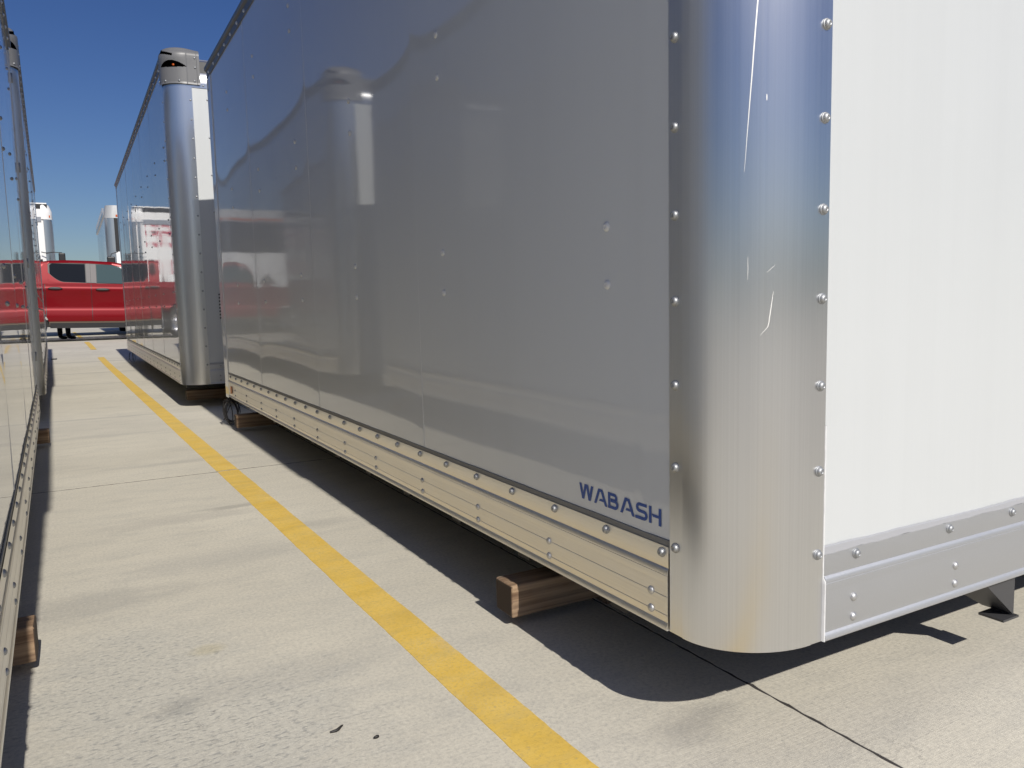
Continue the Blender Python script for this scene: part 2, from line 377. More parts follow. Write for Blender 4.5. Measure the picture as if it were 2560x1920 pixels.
# index split: the top strip above .1635 belongs to the seal
RAILP = [((d*.6 if d > .0043 else d), z) for d, z in PROF[2:]]
def arc_profile(fy=.177, fx=.201, fl_s=.037, fl_f=.031, d=0.0, n=20):
    """corner outline in local (x,y): side flange, curve, front flange; outward offset d (side = -x, front = -y)"""
    rx, ry = fx-fl_f, fy-fl_s
    pts = [(-.0035-d, fy), (-.0035-d, fy-fl_s)]
    for k in range(n+1):
        a = math.pi/2*k/n
        pts.append((rx-(rx+.0050+d)*math.cos(a), ry-(ry+.0050+d)*math.sin(a)))
    pts += [(fx-fl_f, -.0035-d), (fx, -.0035-d)]
    return pts
def truck_body(label, loc, rz, L, H, W=2.44, fine=False, seams=None, hide_side=None, group='truck bodies set down on timbers'):
    root = tag(empty('truck_body', loc, rz), label, 'truck body', group)
    FY, FX = .177, .201
    post = .145
    # shell behind the sheets so that no light passes
    MB().prism([(.012, .16, .03), (.05, .075, .03), (.10, .03, .03), (.19, .012, .03), (W-.19, .012, .03), (W-.10, .03, .03), (W-.05, .075, .03), (W-.012, .16, .03), (W-.012, L-.035, .03), (.012, L-.035, .03)], (0, 0, H-.06)).build('lining', M['liner'], root)
    fl = MB().prism([(.02, .17, -.005), (.06, .085, -.005), (.11, .04, -.005), (.19, .025, -.005), (W-.19, .025, -.005), (W-.11, .04, -.005), (W-.06, .085, -.005), (W-.02, .17, -.005), (W-.02, L-.034, -.005), (.02, L-.034, -.005)], (0, 0, .033)); fl.build('floor', M['wood_floor'], root)
    nb = int(L/.4)
    for xx in (.62, W-.62): MB().box(xx-.05, xx+.05, .35, L-.25, -.0875, -.007).build('sill_beam', M['dark'], root)
    for k in range(1, nb):
        MB().box(.06, .566, L*k/nb-.03, L*k/nb+.03, -.055, -.0065).box(.674, W-.674, L*k/nb-.03, L*k/nb+.03, -.055, -.0065).box(W-.566, W-.06, L*k/nb-.03, L*k/nb+.03, -.055, -.0065).build('crossmember', M['dark'], root)
    riv_all = MB(); riv_top = MB()
    def put(me, name, pos, axis):
        o = bpy.data.objects.new(name, me); C.objects.link(o); o.parent = root; o.location = pos
        o.rotation_euler = Vector(axis).to_track_quat('Z', 'Y').to_euler(); return o
    for sgn in (-1, 1):
        P = (lambda d, y, z: (-d, y, z)) if sgn < 0 else (lambda d, y, z: (W+d, y, z))
        ax = (sgn, 0, 0)
        det = fine and sgn < 0
        # base rail
        y0, y1 = FY+.003, L-post
        b = MB().grid([[P(d, y, z) for d, z in RAILP] for y in (y0, y1)])
        b.poly([P(d, y0, z) for d, z in RAILP]); b.poly([P(d, y1, z) for d, z in RAILP][::-1])
        smooth_angle(b.build('base_rail', M['rail'], root), 25)
        # seal strip
        n = 60; rows = []
        for k in range(n+1):
            y = y0+(y1-y0)*k/n; e = rs.uniform(-.0008, .0008)
            rows.append([P(.0005, y, .1638), P(.0026, y, .1640), P(.0026, y, .1755+e), P(.0004, y, .1765+e)])
        MB().grid(rows).build('seal_strip', M['seal'], root)
        # side sheets
        sm = seams or [.25+1.2*k for k in range(int((L-.25-post)/1.2)+1)]
        edges = [.14] + [q for q in sm if q < L-post-.2] + [L-post+.004]
        for a, bb in zip(edges[:-1], edges[1:]):
            wd = bb-a; ny = max(4, int(wd/(.012 if det else .03))); nz = 20; zt = H-.062; zl = .150
            k1, k2, ph = rs.uniform(.0004, .0009), rs.uniform(.0003, .0006), rs.uniform(0, 6)
            rows = []
            for i in range(ny+1):
                y = a+.001+(wd-.002)*i/ny; row = []
                for j in range(nz+1):
                    z = zl+(zt-zl)*j/nz; u = (y-a)/wd; v = (z-zl)/(zt-zl)
                    fade = min(1, max(0, (z-zl-.03)/.22), max(0, (zt-z-.02)/.15)); d = fade*.0026*math.exp(-(bb-y)/.085)*(.62+.38*math.cos(v*5+ph)) - .0012*math.exp(-(y-a)/.05)*(.6+.4*math.sin(v*4+ph))
                    if det and a < .2: d += .0007*math.exp(-((y-.252-.012*math.sin(z*3.1))/.012)**2)
                    d += k1*math.sin(math.pi*u)*math.sin(2.2*math.pi*v+ph)*.8 + k2*math.sin(2*math.pi*u+ph)*math.cos(3*v+ph)
                    pass
                    row.append(P(d, y, z))
                rows.append(row)
            b = MB().grid(rows)
            b.grid([rows[0], [P(-.004, a+.001, zl+(zt-zl)*j/nz) for j in range(nz+1)]]); b.grid([rows[-1], [P(-.004, bb-.001, zl+(zt-zl)*j/nz) for j in range(nz+1)]])
            o = b.build('side_panel', M['panel'], root); smooth_angle(o, 50)
        for sy in edges[1:-1]:  # pale strip added in place of the light caught along each seam edge
            smooth_angle(MB().grid([[P(dd, sy+oy, z) for dd, oy in ((-.002, -.0022), (.0012, -.0016), (.0019, 0), (.0012, .0016), (-.002, .0022))] for z in (.178, .6, 1.1, 1.6, H-.08)]).build('seam_glint', M['seamglint'], root), 80)
        # top rail
        TP = [(-.004, H-.078), (.0050, H-.078), (.0066, H-.0755), (.0066, H-.0735), (.0045, H-.0715), (.0045, H-.036), (.009, H-.030), (.017, H-.026), (.019, H-.020), (.019, H-.004), (.014, H), (-.06, H)]
        b = MB().grid([[P(d, y, z) for d, z in TP] for y in (FY-.03, L)])
        b.poly([P(d, L, z) for d, z in TP][::-1]); b.poly([P(d, FY-.03, z) for d, z in TP])
        smooth_angle(b.build('top_rail', M['toprail'], root), 30)
        # corner pillar
        prof = arc_profile(); 
        Q = (lambda q, z: (q[0], q[1], z)) if sgn < 0 else (lambda q, z: (W-q[0], q[1], z))
        inner = arc_profile(d=-.009)[::-1]
        ztp = H-.20
        b = MB().grid([[Q(q, z) for q in prof] for z in (0, ztp)]).grid([[Q(q, z) for q in inner] for z in (0, ztp)])
        for z in (0, ztp):
            for k in range(len(prof)-1):
                b.poly([Q(prof[k], z), Q(prof[k+1], z), Q(inner[len(prof)-2-k], z), Q(inner[len(prof)-1-k], z)])
        b.poly([Q(prof[0], 0), Q(inner[-1], 0), Q(inner[-1], ztp), Q(prof[0], ztp)]); b.poly([Q(prof[-1], 0), Q(inner[0], 0), Q(inner[0], ztp), Q(prof[-1], ztp)])
        pil = b.build('corner_pillar', M['pillar'], root); smooth_angle(pil, 12)
        # rear post
        rp = MB().box(*( (-.006, .06) if sgn < 0 else (W-.06, W+.006)), L-post+.006, L, -.012, H-.079)
        bevel(rp.build('rear_post', M['panel'], root), .004)
        for zz in ((.35, .95, 1.55, 2.1) if (sgn > 0 and loc[0] < 0) else ()):
            xh = W+.008
            MB().rev([(0, -.03), (.006, -.03), (.006, .03), (0, .03)], (xh, L-.012, zz), (0, 0, 1), 10).build('hinge', M['bolt'], root, True)
        # rivets
        spots = []
        pitch = .2032
        ry = .222
        spots.append((P(.0042, .199, .1500), 'L'))
        k = 0
        while .379+k*pitch < L-post-.02: spots.append((P(.0042, .379+k*pitch, .1500), 'L')); k += 1
        yy = .229; step = [.378, .375, .397, .445, .380, .415, .430, .400, .390, .450, .400, .4, .42, .38, .4, .43, .4, .4, .41, .4]; k = 0
        while yy < L-post-.04:
            spots.append((P(.0067, yy, .0660), 'D')); spots.append((P(.0067, yy, .0300), 'D')); yy += step[k % len(step)]; k += 1
        z = .168
        while z < ztp-.02: spots.append((P(.0035, .1603, z), 'L')); z += .1530
        yy = .33; k = 0
        while yy < L-.06: spots.append((P(.0045, yy, H-.054), 'T')); yy += .2115; k += 1
        for zz in (.663, .779, 1.273, 1.389, 1.88, 1.99):
            for yy in [.371+.806*k for k in range(int((L-.4)/.806)+1)]:
                if zz < H-.15: spots.append((P(.0006, yy, zz), 'P'))
        for pos, kd in spots:
            if det: put({'L': ME_LOCK, 'D': ME_DOME, 'P': ME_POP, 'T': ME_TOP}[kd], 'rivet', pos, ax)
            elif kd == 'T': riv_top.rev([(r*1.3, h*1.5) for r, h in LOW], pos, ax, 8)
            else: riv_all.rev(LOW if kd != 'D' else [(r*.85, h*.8) for r, h in LOW], pos, ax, 8)
    # ---- front wall
    b = MB(); n = 30; zt = H-.238
    b.grid([[(FX-.012+(W-2*FX+.024)*k/n, -.0002 + .0009*math.sin(k*1.7), z) for z in (.150, .6, 1.1, 1.6, zt)] for k in range(n+1)])
    smooth_angle(b.build('front_sheet', M['front'], root), 60)
    F = lambda d, x, z: (x, -d, z)
    x0, x1 = FX+.004, W-FX-.004
    FR = [q for q in RAILP if round(q[1], 4) not in (.0672, .0664, .0656, .0306, .0298, .0290)]
    b = MB().grid([[F(d, x, z) for d, z in FR] for x in (x0, x1)])
    b.poly([F(d, x0, z) for d, z in FR]); b.poly([F(d, x1, z) for d, z in FR][::-1])
    smooth_angle(b.build('front_rail', M['frontrail'], root), 25)
    rows = []; n = 160
    for k in range(n+1):
        x = x0-.002+(x1-x0+.004)*k/n; e = .0012*math.sin(x*7)+.0005*math.sin(x*31+1)+rs.uniform(-.0006, .0006); e2 = .0008*math.sin(x*47)+rs.uniform(-.0006, .0006)
        rows.append([F(.0005, x, .1625+e2), F(.0048, x, .1632+e2), F(.0042, x, .1745+e), F(.0006, x, .1765+e)])
    MB().grid(rows).build('seal_strip', M['sealfront'], root)
    for xx in (FX+.0015, W-FX-.0015):
        rows = []
        for k in range(61):
            z = .0+(.40)*k/60; e = rs.uniform(-.0005, .0005); dd = .0100 if z < .115 else .0052
            rows.append([F(-.001, xx-.0028+e, z), F(dd*.8, xx-.0014+e, z), F(dd, xx, z), F(dd*.7, xx+.0018+e, z), F(-.001, xx+.0026+e, z)])
        MB().grid(rows).build('sealant_bead', M['bead'], root, True)
    # top band and rounded nose
    b = MB().box(FX-.01, W-FX+.01, -.004, .004, zt-.004, zt+.034); b.build('front_band', M['pillar'], root)
    rows = []; hz = H+.055; zc = zt+.030
    for xx in (FX-.01, W-FX+.01):
        rows.append([(xx, -.006, zc)] + [(xx, .30-.306*math.cos(a), zc+(hz-zc)*math.sin(a)) for a in [math.pi/2*k/14 for k in range(15)]])
    smooth_angle(MB().grid(rows).build('roof_nose', M['pillar'], root), 40)
    # roof, crowned
    b = MB().grid([[(W*k/12, y, H-.002+.055*(1-abs(2*k/12-1)**2.5)) for y in (.28, L*.5, L)] for k in range(13)])
    smooth_angle(b.build('roof', M['roof'], root), 60)
    MB().grid([[(W*k/12, L-.001, z) for z in (H-.06, H-.002+.054*(1-abs(2*k/12-1)**2.5))] for k in range(13)]).build('rear_header', M['panel'], root)
    rd = MB().box(.065, W-.065, L-.03, L-.004, .0, H-.062); rd.build('rear_door', M['front'], root)
    # front rivets
    spots = []
    for xx in (.291, .580, .806, 1.10, 1.33, 1.55, 1.78, 2.1): spots.append((F(.0042, xx, .1500), 'L'))
    for xx in (.284, .602, .92, 1.24, 1.56, 1.88, 2.15): spots += [(F(.0067, xx, .0680), 'D'), (F(.0067, xx, .0300), 'D')]
    z = .166
    while z < H-.30: spots += [(F(.0035, .186, z), 'L'), (F(.0035, W-.186, z), 'L')]; z += .1532
    for xx in [.29+.3*k for k in range(7)]: spots.append((F(.004, xx, zt+.016), 'L'))
    for zz in (() if fine else (H-.33, H-.63, H-.93, H-1.23)): spots.append((F(.0005, .316, zz), 'P'))
    for pos, kd in spots:
        if fine: put({'L': ME_LOCK, 'D': ME_DOME, 'P': ME_POP}[kd], 'rivet', pos, (0, -1, 0))
        else: riv_all.rev(LOW if kd != 'D' else [(r*.85, h*.8) for r, h in LOW], pos, (0, -1, 0), 8)
    # corner caps
    for sgn in (-1, 1): corner_cap(root, sgn, W, H, riv_all)
    rv = riv_all.build('rivet_rows', M['bolt'], root, True); rv['kind'] = 'stuff'
    rt = riv_top.build('top_rivet_rows', M['rivetglint'], root, True) if riv_top.v else None
    if rt: rt['kind'] = 'stuff'
    return root

def corner_cap(root, sgn, W, H, riv):
    """moulded cap over a front top corner: u runs round the corner (side -> front), v up"""
    zl, zh = H-.222, H+.075
    nu, nv = 110, 96
    base = arc_profile(FYC, FXC, FYC-.14, FXC-.17, .012, 40)
    # resample evenly
    seg = [0]
    for a, b in zip(base[:-1], base[1:]): seg.append(seg[-1]+math.dist(a, b))
    def at(u):
        s = u*seg[-1]; k = 0
        while k < len(seg)-2 and seg[k+1] < s: k += 1
        t = (s-seg[k])/max(1e-9, seg[k+1]-seg[k]); a, b = base[k], base[k+1]
        return Vector((a[0]+(b[0]-a[0])*t, a[1]+(b[1]-a[1])*t))
    cen = Vector((.30, .30))
    rows = []; dark = []
    def eye(u, v):       # lamp recess, almond shaped
        c = (u-.50)/.26; lo = .435+.02*c*c; hi = lo+.165*(1-abs(c)**2.3)*(1-.30*max(0, c))
        return abs(c) < 1 and lo < v < hi
    def hood(u, v):      # slot below the brow, near the side
        lo = .80-.30*max(0, u-.26); hi = .905-.42*max(0, u-.20)
        return .05 < u < .52 and lo < v < hi
    for i in range(nu+1):
        u = i/nu; row = []
        for j in range(nv+1):
            v = j/nv; p = at(u)
            zz = zl+(zh-zl)*v
            top = max(0, (v-.74)/.26); inn = (1-math.sqrt(max(0, 1-top**2.6)))*(.45+.55*u)
            p2 = p.lerp(cen, inn*.62)
            out = .010*math.exp(-((v-.70)/.16)**2)*math.exp(-((u-.45)/.3)**2)
            if v < .05: out += .004*(1-v/.05)
            if u > .95: out += .004
            dep = .034 if eye(u, v) else (.045 if hood(u, v) else 0)
            dirv = (cen-p2).normalized(); p2 = p2 + dirv*(dep-out)
            x = p2.x if sgn < 0 else W-p2.x
            row.append((x, p2.y, zz+.012*math.sin(math.pi*u)*(v > .9)))
        rows.append(row)
    b = MB().grid(rows)
    cx = .30 if sgn < 0 else W-.30
    n0 = len(b.v); b.v.append((cx, .30, zh+.004))
    for i in range(nu): b.f.append((i*(nv+1)+nv, (i+1)*(nv+1)+nv, n0))
    fm = []
    for f in b.f:
        q = [k for k in f if k != n0]
        uu = sum(k//(nv+1) for k in q)/len(q)/nu; vv = sum(k % (nv+1) for k in q)/len(q)/nv
        fm.append(1 if any(eye((k//(nv+1))/nu, (k % (nv+1))/nv) or hood((k//(nv+1))/nu, (k % (nv+1))/nv) for k in q) else 0)
    o = mesh('corner_cap', b.v, b.f, None, root, False, [M['cap'], M['recessshade']], fm)
    bb = bmesh.new(); bb.from_mesh(o.data); bmesh.ops.recalc_face_normals(bb, faces=bb.faces); bb.to_mesh(o.data); bb.free(); smooth_angle(o, 45)
    # lamp inside the recess
    p = at(.5); dirv = (cen-p).normalized(); q = p+dirv*.022; x = q.x if sgn < 0 else W-q.x
    dx = dirv.x if sgn < 0 else -dirv.x
    MB().rev([(.010, 0), (.010, .003), (.007, .007), (0, .009)], (x, q.y, zl+(zh-zl)*.505), (-dx, -dirv.y, 0), 12).build('marker_lamp', M['amber'], o, True)
    for u, v in ((.06, .12), (.06, .40), (.06, .62), (.35, .075), (.62, .075), (.90, .09), (.92, .45), (.92, .70)):
        q = at(u); dirv = (cen-q).normalized(); q = q - dirv*.002; x = q.x if sgn < 0 else W-q.x
        ax = (-1 if sgn < 0 else 1, 0, 0) if u < .2 else ((0, -1, 0) if u > .8 else ((-.7 if sgn < 0 else .7), -.7, 0))
        riv.rev(LOW, (x, q.y, zl+(zh-zl)*v), ax, 8)
FYC, FXC = .190, .268

XS, YF, ZB = .960, .945, .2002
main = truck_body('nearest white truck body with bright aluminium corner and blue lettering at its base', (XS, YF, ZB), 0, 5.085, 2.315, fine=True, seams=[1.367, 2.575, 3.812])
second = truck_body('taller white truck body standing behind the nearest one on the right', (.786, 6.985, ZB), 0, 7.42, 2.655)
WB = 2.44
def left_body(label, xr, yfront, slope, L, H):
    rz = math.atan(-slope)*1.0          # side runs along (slope,1)
    # right side plane passes through (xr, yfront); local x axis = (cos,sin)
    c, s = math.cos(rz), math.sin(rz)
    return truck_body(label, (xr-WB*c, yfront-WB*s, ZB), rz, L, H)
leftA = left_body('white truck body cut off by the left edge of the photo', -.117-.0177*.93, .93, -.0177, 5.06, 2.315)
leftB = left_body('white truck body with grey corner cap beyond the one at the left edge', -.212, 6.95, -.0195, 8.5, 2.655)

# ---- details on the nearest body -------------------------------------
def letters(parent):
    Hh, sw = .0340, .0068
    def stroke(pts, w=sw, closed=False):
        out = MB(); n = len(pts); L_, R_ = [], []
        for i in range(n):
            a = Vector(pts[i-1]) if (i > 0 or closed) else None; c = Vector(pts[(i+1) % n]) if (i < n-1 or closed) else None; b = Vector(pts[i])
            if a is None: d = (c-b).normalized(); nrm = Vector((-d.y, d.x)); k = 1
            elif c is None: d = (b-a).normalized(); nrm = Vector((-d.y, d.x)); k = 1
            else:
                d1 = (b-a).normalized(); d2 = (c-b).normalized(); n1 = Vector((-d1.y, d1.x)); n2 = Vector((-d2.y, d2.x))
                nrm = (n1+n2).normalized(); k = 1/max(.4, nrm.dot(n1))
            L_.append(b+nrm*w/2*k); R_.append(b-nrm*w/2*k)
        return L_, R_
    def quads(pts, w=sw):
        L_, R_ = stroke(pts, w); return [[L_[i], R_[i], R_[i+1], L_[i+1]] for i in range(len(pts)-1)]
    h = Hh; t2 = sw/2
    def slant(x0, x1, y0=0, y1=h, w=.0072): return [[(x0-w/2, y0), (x0+w/2, y0), (x1+w/2, y1), (x1-w/2, y1)]]
    def A():
        q = slant(.0036, .0170) + slant(.0375, .0225, 0, h, .0074)
        q += [[(.0155, .0078), (.0345, .0078), (.0325, .0130), (.0180, .0130)]]
        q += [[(.0150, h-.006), (.0245, h-.006), (.0235, h), (.0160, h)]]
        return q, .041
    def W_():
        q = slant(.0125, .0036) + slant(.0125, .0215) + slant(.0335, .0255) + slant(.0335, .0425)
        return q, .046
    def B():
        arc = lambda cx, cy, r, a0, a1, n=6: [(cx+r*math.cos(R(a0+(a1-a0)*k/n)), cy+r*math.sin(R(a0+(a1-a0)*k/n))) for k in range(n+1)]
        q = quads([(t2, h), (t2, 0)])
        q += quads([(sw, h-t2), (.019, h-t2)] + arc(.019, h-t2-.0058, .0058, 80, -80) + [(sw+.002, h-.0150)], .0062)
        q += quads([(sw, t2), (.021, t2)] + arc(.021, t2+.0072, .0072, -80, 80) + [(sw+.002, .0176)], .0062)
        return q, .0335
    def S():
        arc = lambda cx, cy, r, a0, a1, n=6: [(cx+r*math.cos(R(a0+(a1-a0)*k/n)), cy+r*math.sin(R(a0+(a1-a0)*k/n))) for k in range(n+1)]
        q = quads([(.0305, h-t2), (.012, h-t2)] + arc(.0112, h-t2-.0066, .0066, 95, 265) + [(.022, .0170)] + arc(.0230, t2+.0068, .0068, 80, -85) + [(.0005, t2)], .0064)
        return q, .0335
    def Hl():
        q = quads([(t2, h), (t2, 0)]) + quads([(.0285, h), (.0285, 0)]) + [[(.0105, .0140), (.0255, .0140), (.0255, .0198), (.0075, .0198)]]
        return q, .034
    y = 1.428 - YF; z0 = .3975-ZB
    for fn in (W_, A, B, A, S, Hl):
        qs, wd = fn(); b = MB()
        for k, q in enumerate(qs):
            b.poly([(-.0011-.00006*k, y-p_[0]*1.17, z0+p_[1]) for p_ in q])
        b.build('letter', M['blue'], parent, fix=False)
        y -= (wd+.0023)*1.17
letters(main)
def scratch(parent, pts, w, name='scratch'):
    """thin bright scratch laid on the corner curve; pts = (angle deg from side, z)"""
    rx, ry = .170, .140; rows = []
    n = len(pts)
    for i, (a, z) in enumerate(pts):
        wd = w*(math.sin(math.pi*(i+.5)/n)**.6)
        row = []
        for s in (-.5, .5):
            aa = R(a)+s*wd/.16
            row.append((rx-(rx+.0053)*math.cos(aa), ry-(ry+.0053)*math.sin(aa), z))
        rows.append(row)
    return MB().grid(rows).build(name, M['scratch'], parent)
pl = [c for c in main.children if c.name.startswith('corner_pillar')][0]
def lerp_pts(a, b, n=14, wob=.25): return [(a[0]+(b[0]-a[0])*k/n+rs.uniform(-wob, wob)*.3, a[1]+(b[1]-a[1])*k/n) for k in range(n+1)]
scratch(pl, lerp_pts((56, 1.34), (43.5, .84), 24), .0021)
scratch(pl, lerp_pts((61, .640), (58.5, .588), 8)+lerp_pts((57.8, .58), (53.5, .566), 4), .0017)
scratch(pl, lerp_pts((56, .965), (56, .955), 3, 0), .0014)
scratch(pl, lerp_pts((46, .70), (46, .66), 6), .0008)
scratch(pl, lerp_pts((62, .685), (57, .672), 6), .0009)
# amber side marker, tape and hanging bracket
mk = MB().box(-.0145, -.0100, 4.80, 4.845, .035, .085).build('side_marker', M['orange'], main)
MB().prism([(.02, .175, -.002), (.02, .10, -.002), (.06, .07, -.002), (.06, .15, -.002)], (0, 0, -.003)).build('tape_scrap', M['yellowtag'], main)
b = MB()
X0 = 1.775-XS; yb = .956-YF; zb_ = .100-ZB
b.prism([(X0+.045, yb, zb_), (X0+.045, yb, -.003), (X0-.075, yb, -.003)], (0, .006, 0))
b.prism([(X0+.043, yb+.0065, zb_), (X0-.073, yb+.0065, -.003), (X0-.073, yb+.20, -.003), (X0+.043, yb+.07, zb_)], (.006, 0, .002))
b.prism([(X0-.005, yb-.006, zb_-.001), (X0+.056, yb-.006, zb_-.001), (X0+.056, yb+.05, zb_-.001), (X0-.005, yb+.05, zb_-.001)], (0, 0, -.005))
b.build('support_bracket', mat('bracket steel', (.10, .10, .105), .5, .6), main)
# tiny stencilled marks on the second body's front (only their left edges show)
b = MB()
for k in range(8):
    z = .545+.028*k
    b.prism([(.308, -.0016, z), (.345, -.0016, z+.002), (.345, -.0016, z+.016), (.308, -.0016, z+.013)], (0, -.0004, 0))
b.build('stencilled_mark', M['black'], second)

# ------------------------------------------------------------------ timbers
def timber(label, x0, x1, y0, z0, dy=.087, dz=.0855, rz=0, cleat=None):
    o = empty('timber', ((x0+x1)/2, y0+dy/2, z0), rz); hl = (x1-x0)/2
    o2 = MB().box(-hl, hl, -dy/2, dy/2, 0, dz).build('beam', M['wood'], o)
    bb = bmesh.new(); bb.from_mesh(o2.data)
    bmesh.ops.subdivide_edges(bb, edges=[e for e in bb.edges if abs((e.verts[0].co-e.verts[1].co).x) > .1], cuts=12)
    for v in bb.verts: v.co += Vector((rs.uniform(-.001, .001), rs.uniform(-.0012, .0012), rs.uniform(-.0006, .0006)))
    bb.to_mesh(o2.data); bb.free(); o2.data.materials.append(M['endshade'])
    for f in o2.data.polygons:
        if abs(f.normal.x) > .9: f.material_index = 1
    bevel(o2, .006, 3)
    if z0 > .005:
        MB().box(-hl+.30, hl-.30, -dy/2+.004, dy/2-.004, -z0, -.0005).build('cleat', M['wood'], o)
    return tag(o, label, 'timber', 'square timbers under the truck bodies')
timber('square timber end sticking out under the lettered base of the nearest truck body', .930, 3.35, 1.700, .027)
timber('square timber under the rear of the nearest truck body beside the black cable coil', .925, 3.35, 5.49, .027)
timber('square timber end sticking out under the left truck body nearest the camera', -2.5, -.123, 2.075, .027)
timber('far timber end lying flat in the sun under the left edge truck body', -2.6, -.165, 5.60, .027)
timber('dark timber in the shade under the front of the taller right truck body', .85, 3.2, 7.45, .027)
timber('timber under the rear of the taller right truck body', .86, 3.2, 13.6, .060, dz=.053) if False else None

# ------------------------------------------------------------------ cable coils, litter
def coil(label, c, rad, loops, top, seed):
    rr = random.Random(seed); pts = [top, ((top[0]+c[0])/2, (top[1]+c[1])/2, (top[2]+c[2])/2+rad*.7)]
    for l in range(loops):
        ph = rr.uniform(-.5, .5); rx = rad*rr.uniform(.45, .95); rz = rad*rr.uniform(.85, 1.15); ox = rr.uniform(-.03, .03); oy = rr.uniform(-.04, .04)
        ang = rr.uniform(-1.5, 1.5)
        for k in range(18):
            a = math.pi/2+2*math.pi*k/18
            lx = rx*math.cos(a); zz_ = rz*math.sin(a); pts.append((c[0]+ox+lx*math.sin(ang)+zz_*ph*.25, c[1]+oy+lx*math.cos(ang)*1.5, max(c[2]+zz_+.014*rr.uniform(-1, 1)*.2+ph*.02, .008)))
    pts.append((c[0]-.03, c[1]+.14, c[2]-rad*.95))
    o = MB().tube(pts, .0034, 7).build('cable_coil', M['rubber'], None, True)
    return tag(o, label, 'cable')
coil('black cable coil hanging under the rear corner of the nearest truck body', (.955, 5.86, .105),   .088, 6, (.985, 5.86, .205), 4)
coil('small black cable loop hanging at the far end of the taller right truck body', (.80, 13.9, .10), .075, 2, (.82, 13.9, .21), 9)
b = MB()
path = [(.386, 1.461, .004), (.397, 1.459, .006), (.405, 1.463, .007), (.411, 1.470, .005), (.4155, 1.4735, .003)]
rows = []
for i, q in enumerate(path):
    w2 = (.0022, .0032, .0034, .0030, .0020)[i]
    rows.append([(q[0], q[1]+w2, .0015), (q[0]+.001, q[1]+w2*.4, q[2]), (q[0]+.001, q[1]-w2*.4, q[2]), (q[0], q[1]-w2, .0015), (q[0], q[1], .0008), (q[0], q[1]+w2, .0015)])
b.grid(rows); tag(b.build('rubber_scrap', M['rubber'], None, True), 'curved black rubber scrap lying on the concrete in the foreground', 'litter')
b = MB().rev([(.0, 0.001), (.0058, .0012), (.0052, .0048), (.002, .0062), (0, .0062)], (.4585, 1.396, 0), (0, 0, 1), 9)
o = b.build('rubber_scrap', M['rubber'], None, True)
for v in o.data.vertices: v.co.y = 1.396+(v.co.y-1.396)*.55; v.co.x += .004*math.sin(v.co.y*900)*.3
tag(o, 'small round black rubber scrap right of the curved one', 'litter')
b = MB().box(-.34, -.25, 15.55, 15.60, gz(15.6)+.002, gz(15.6)+.025)
o = bevel(b.build('steel_rod', M['black']), .01); o.data.name = 'rod'
tag(o, 'short black rod lying by the far left truck body', 'rod')

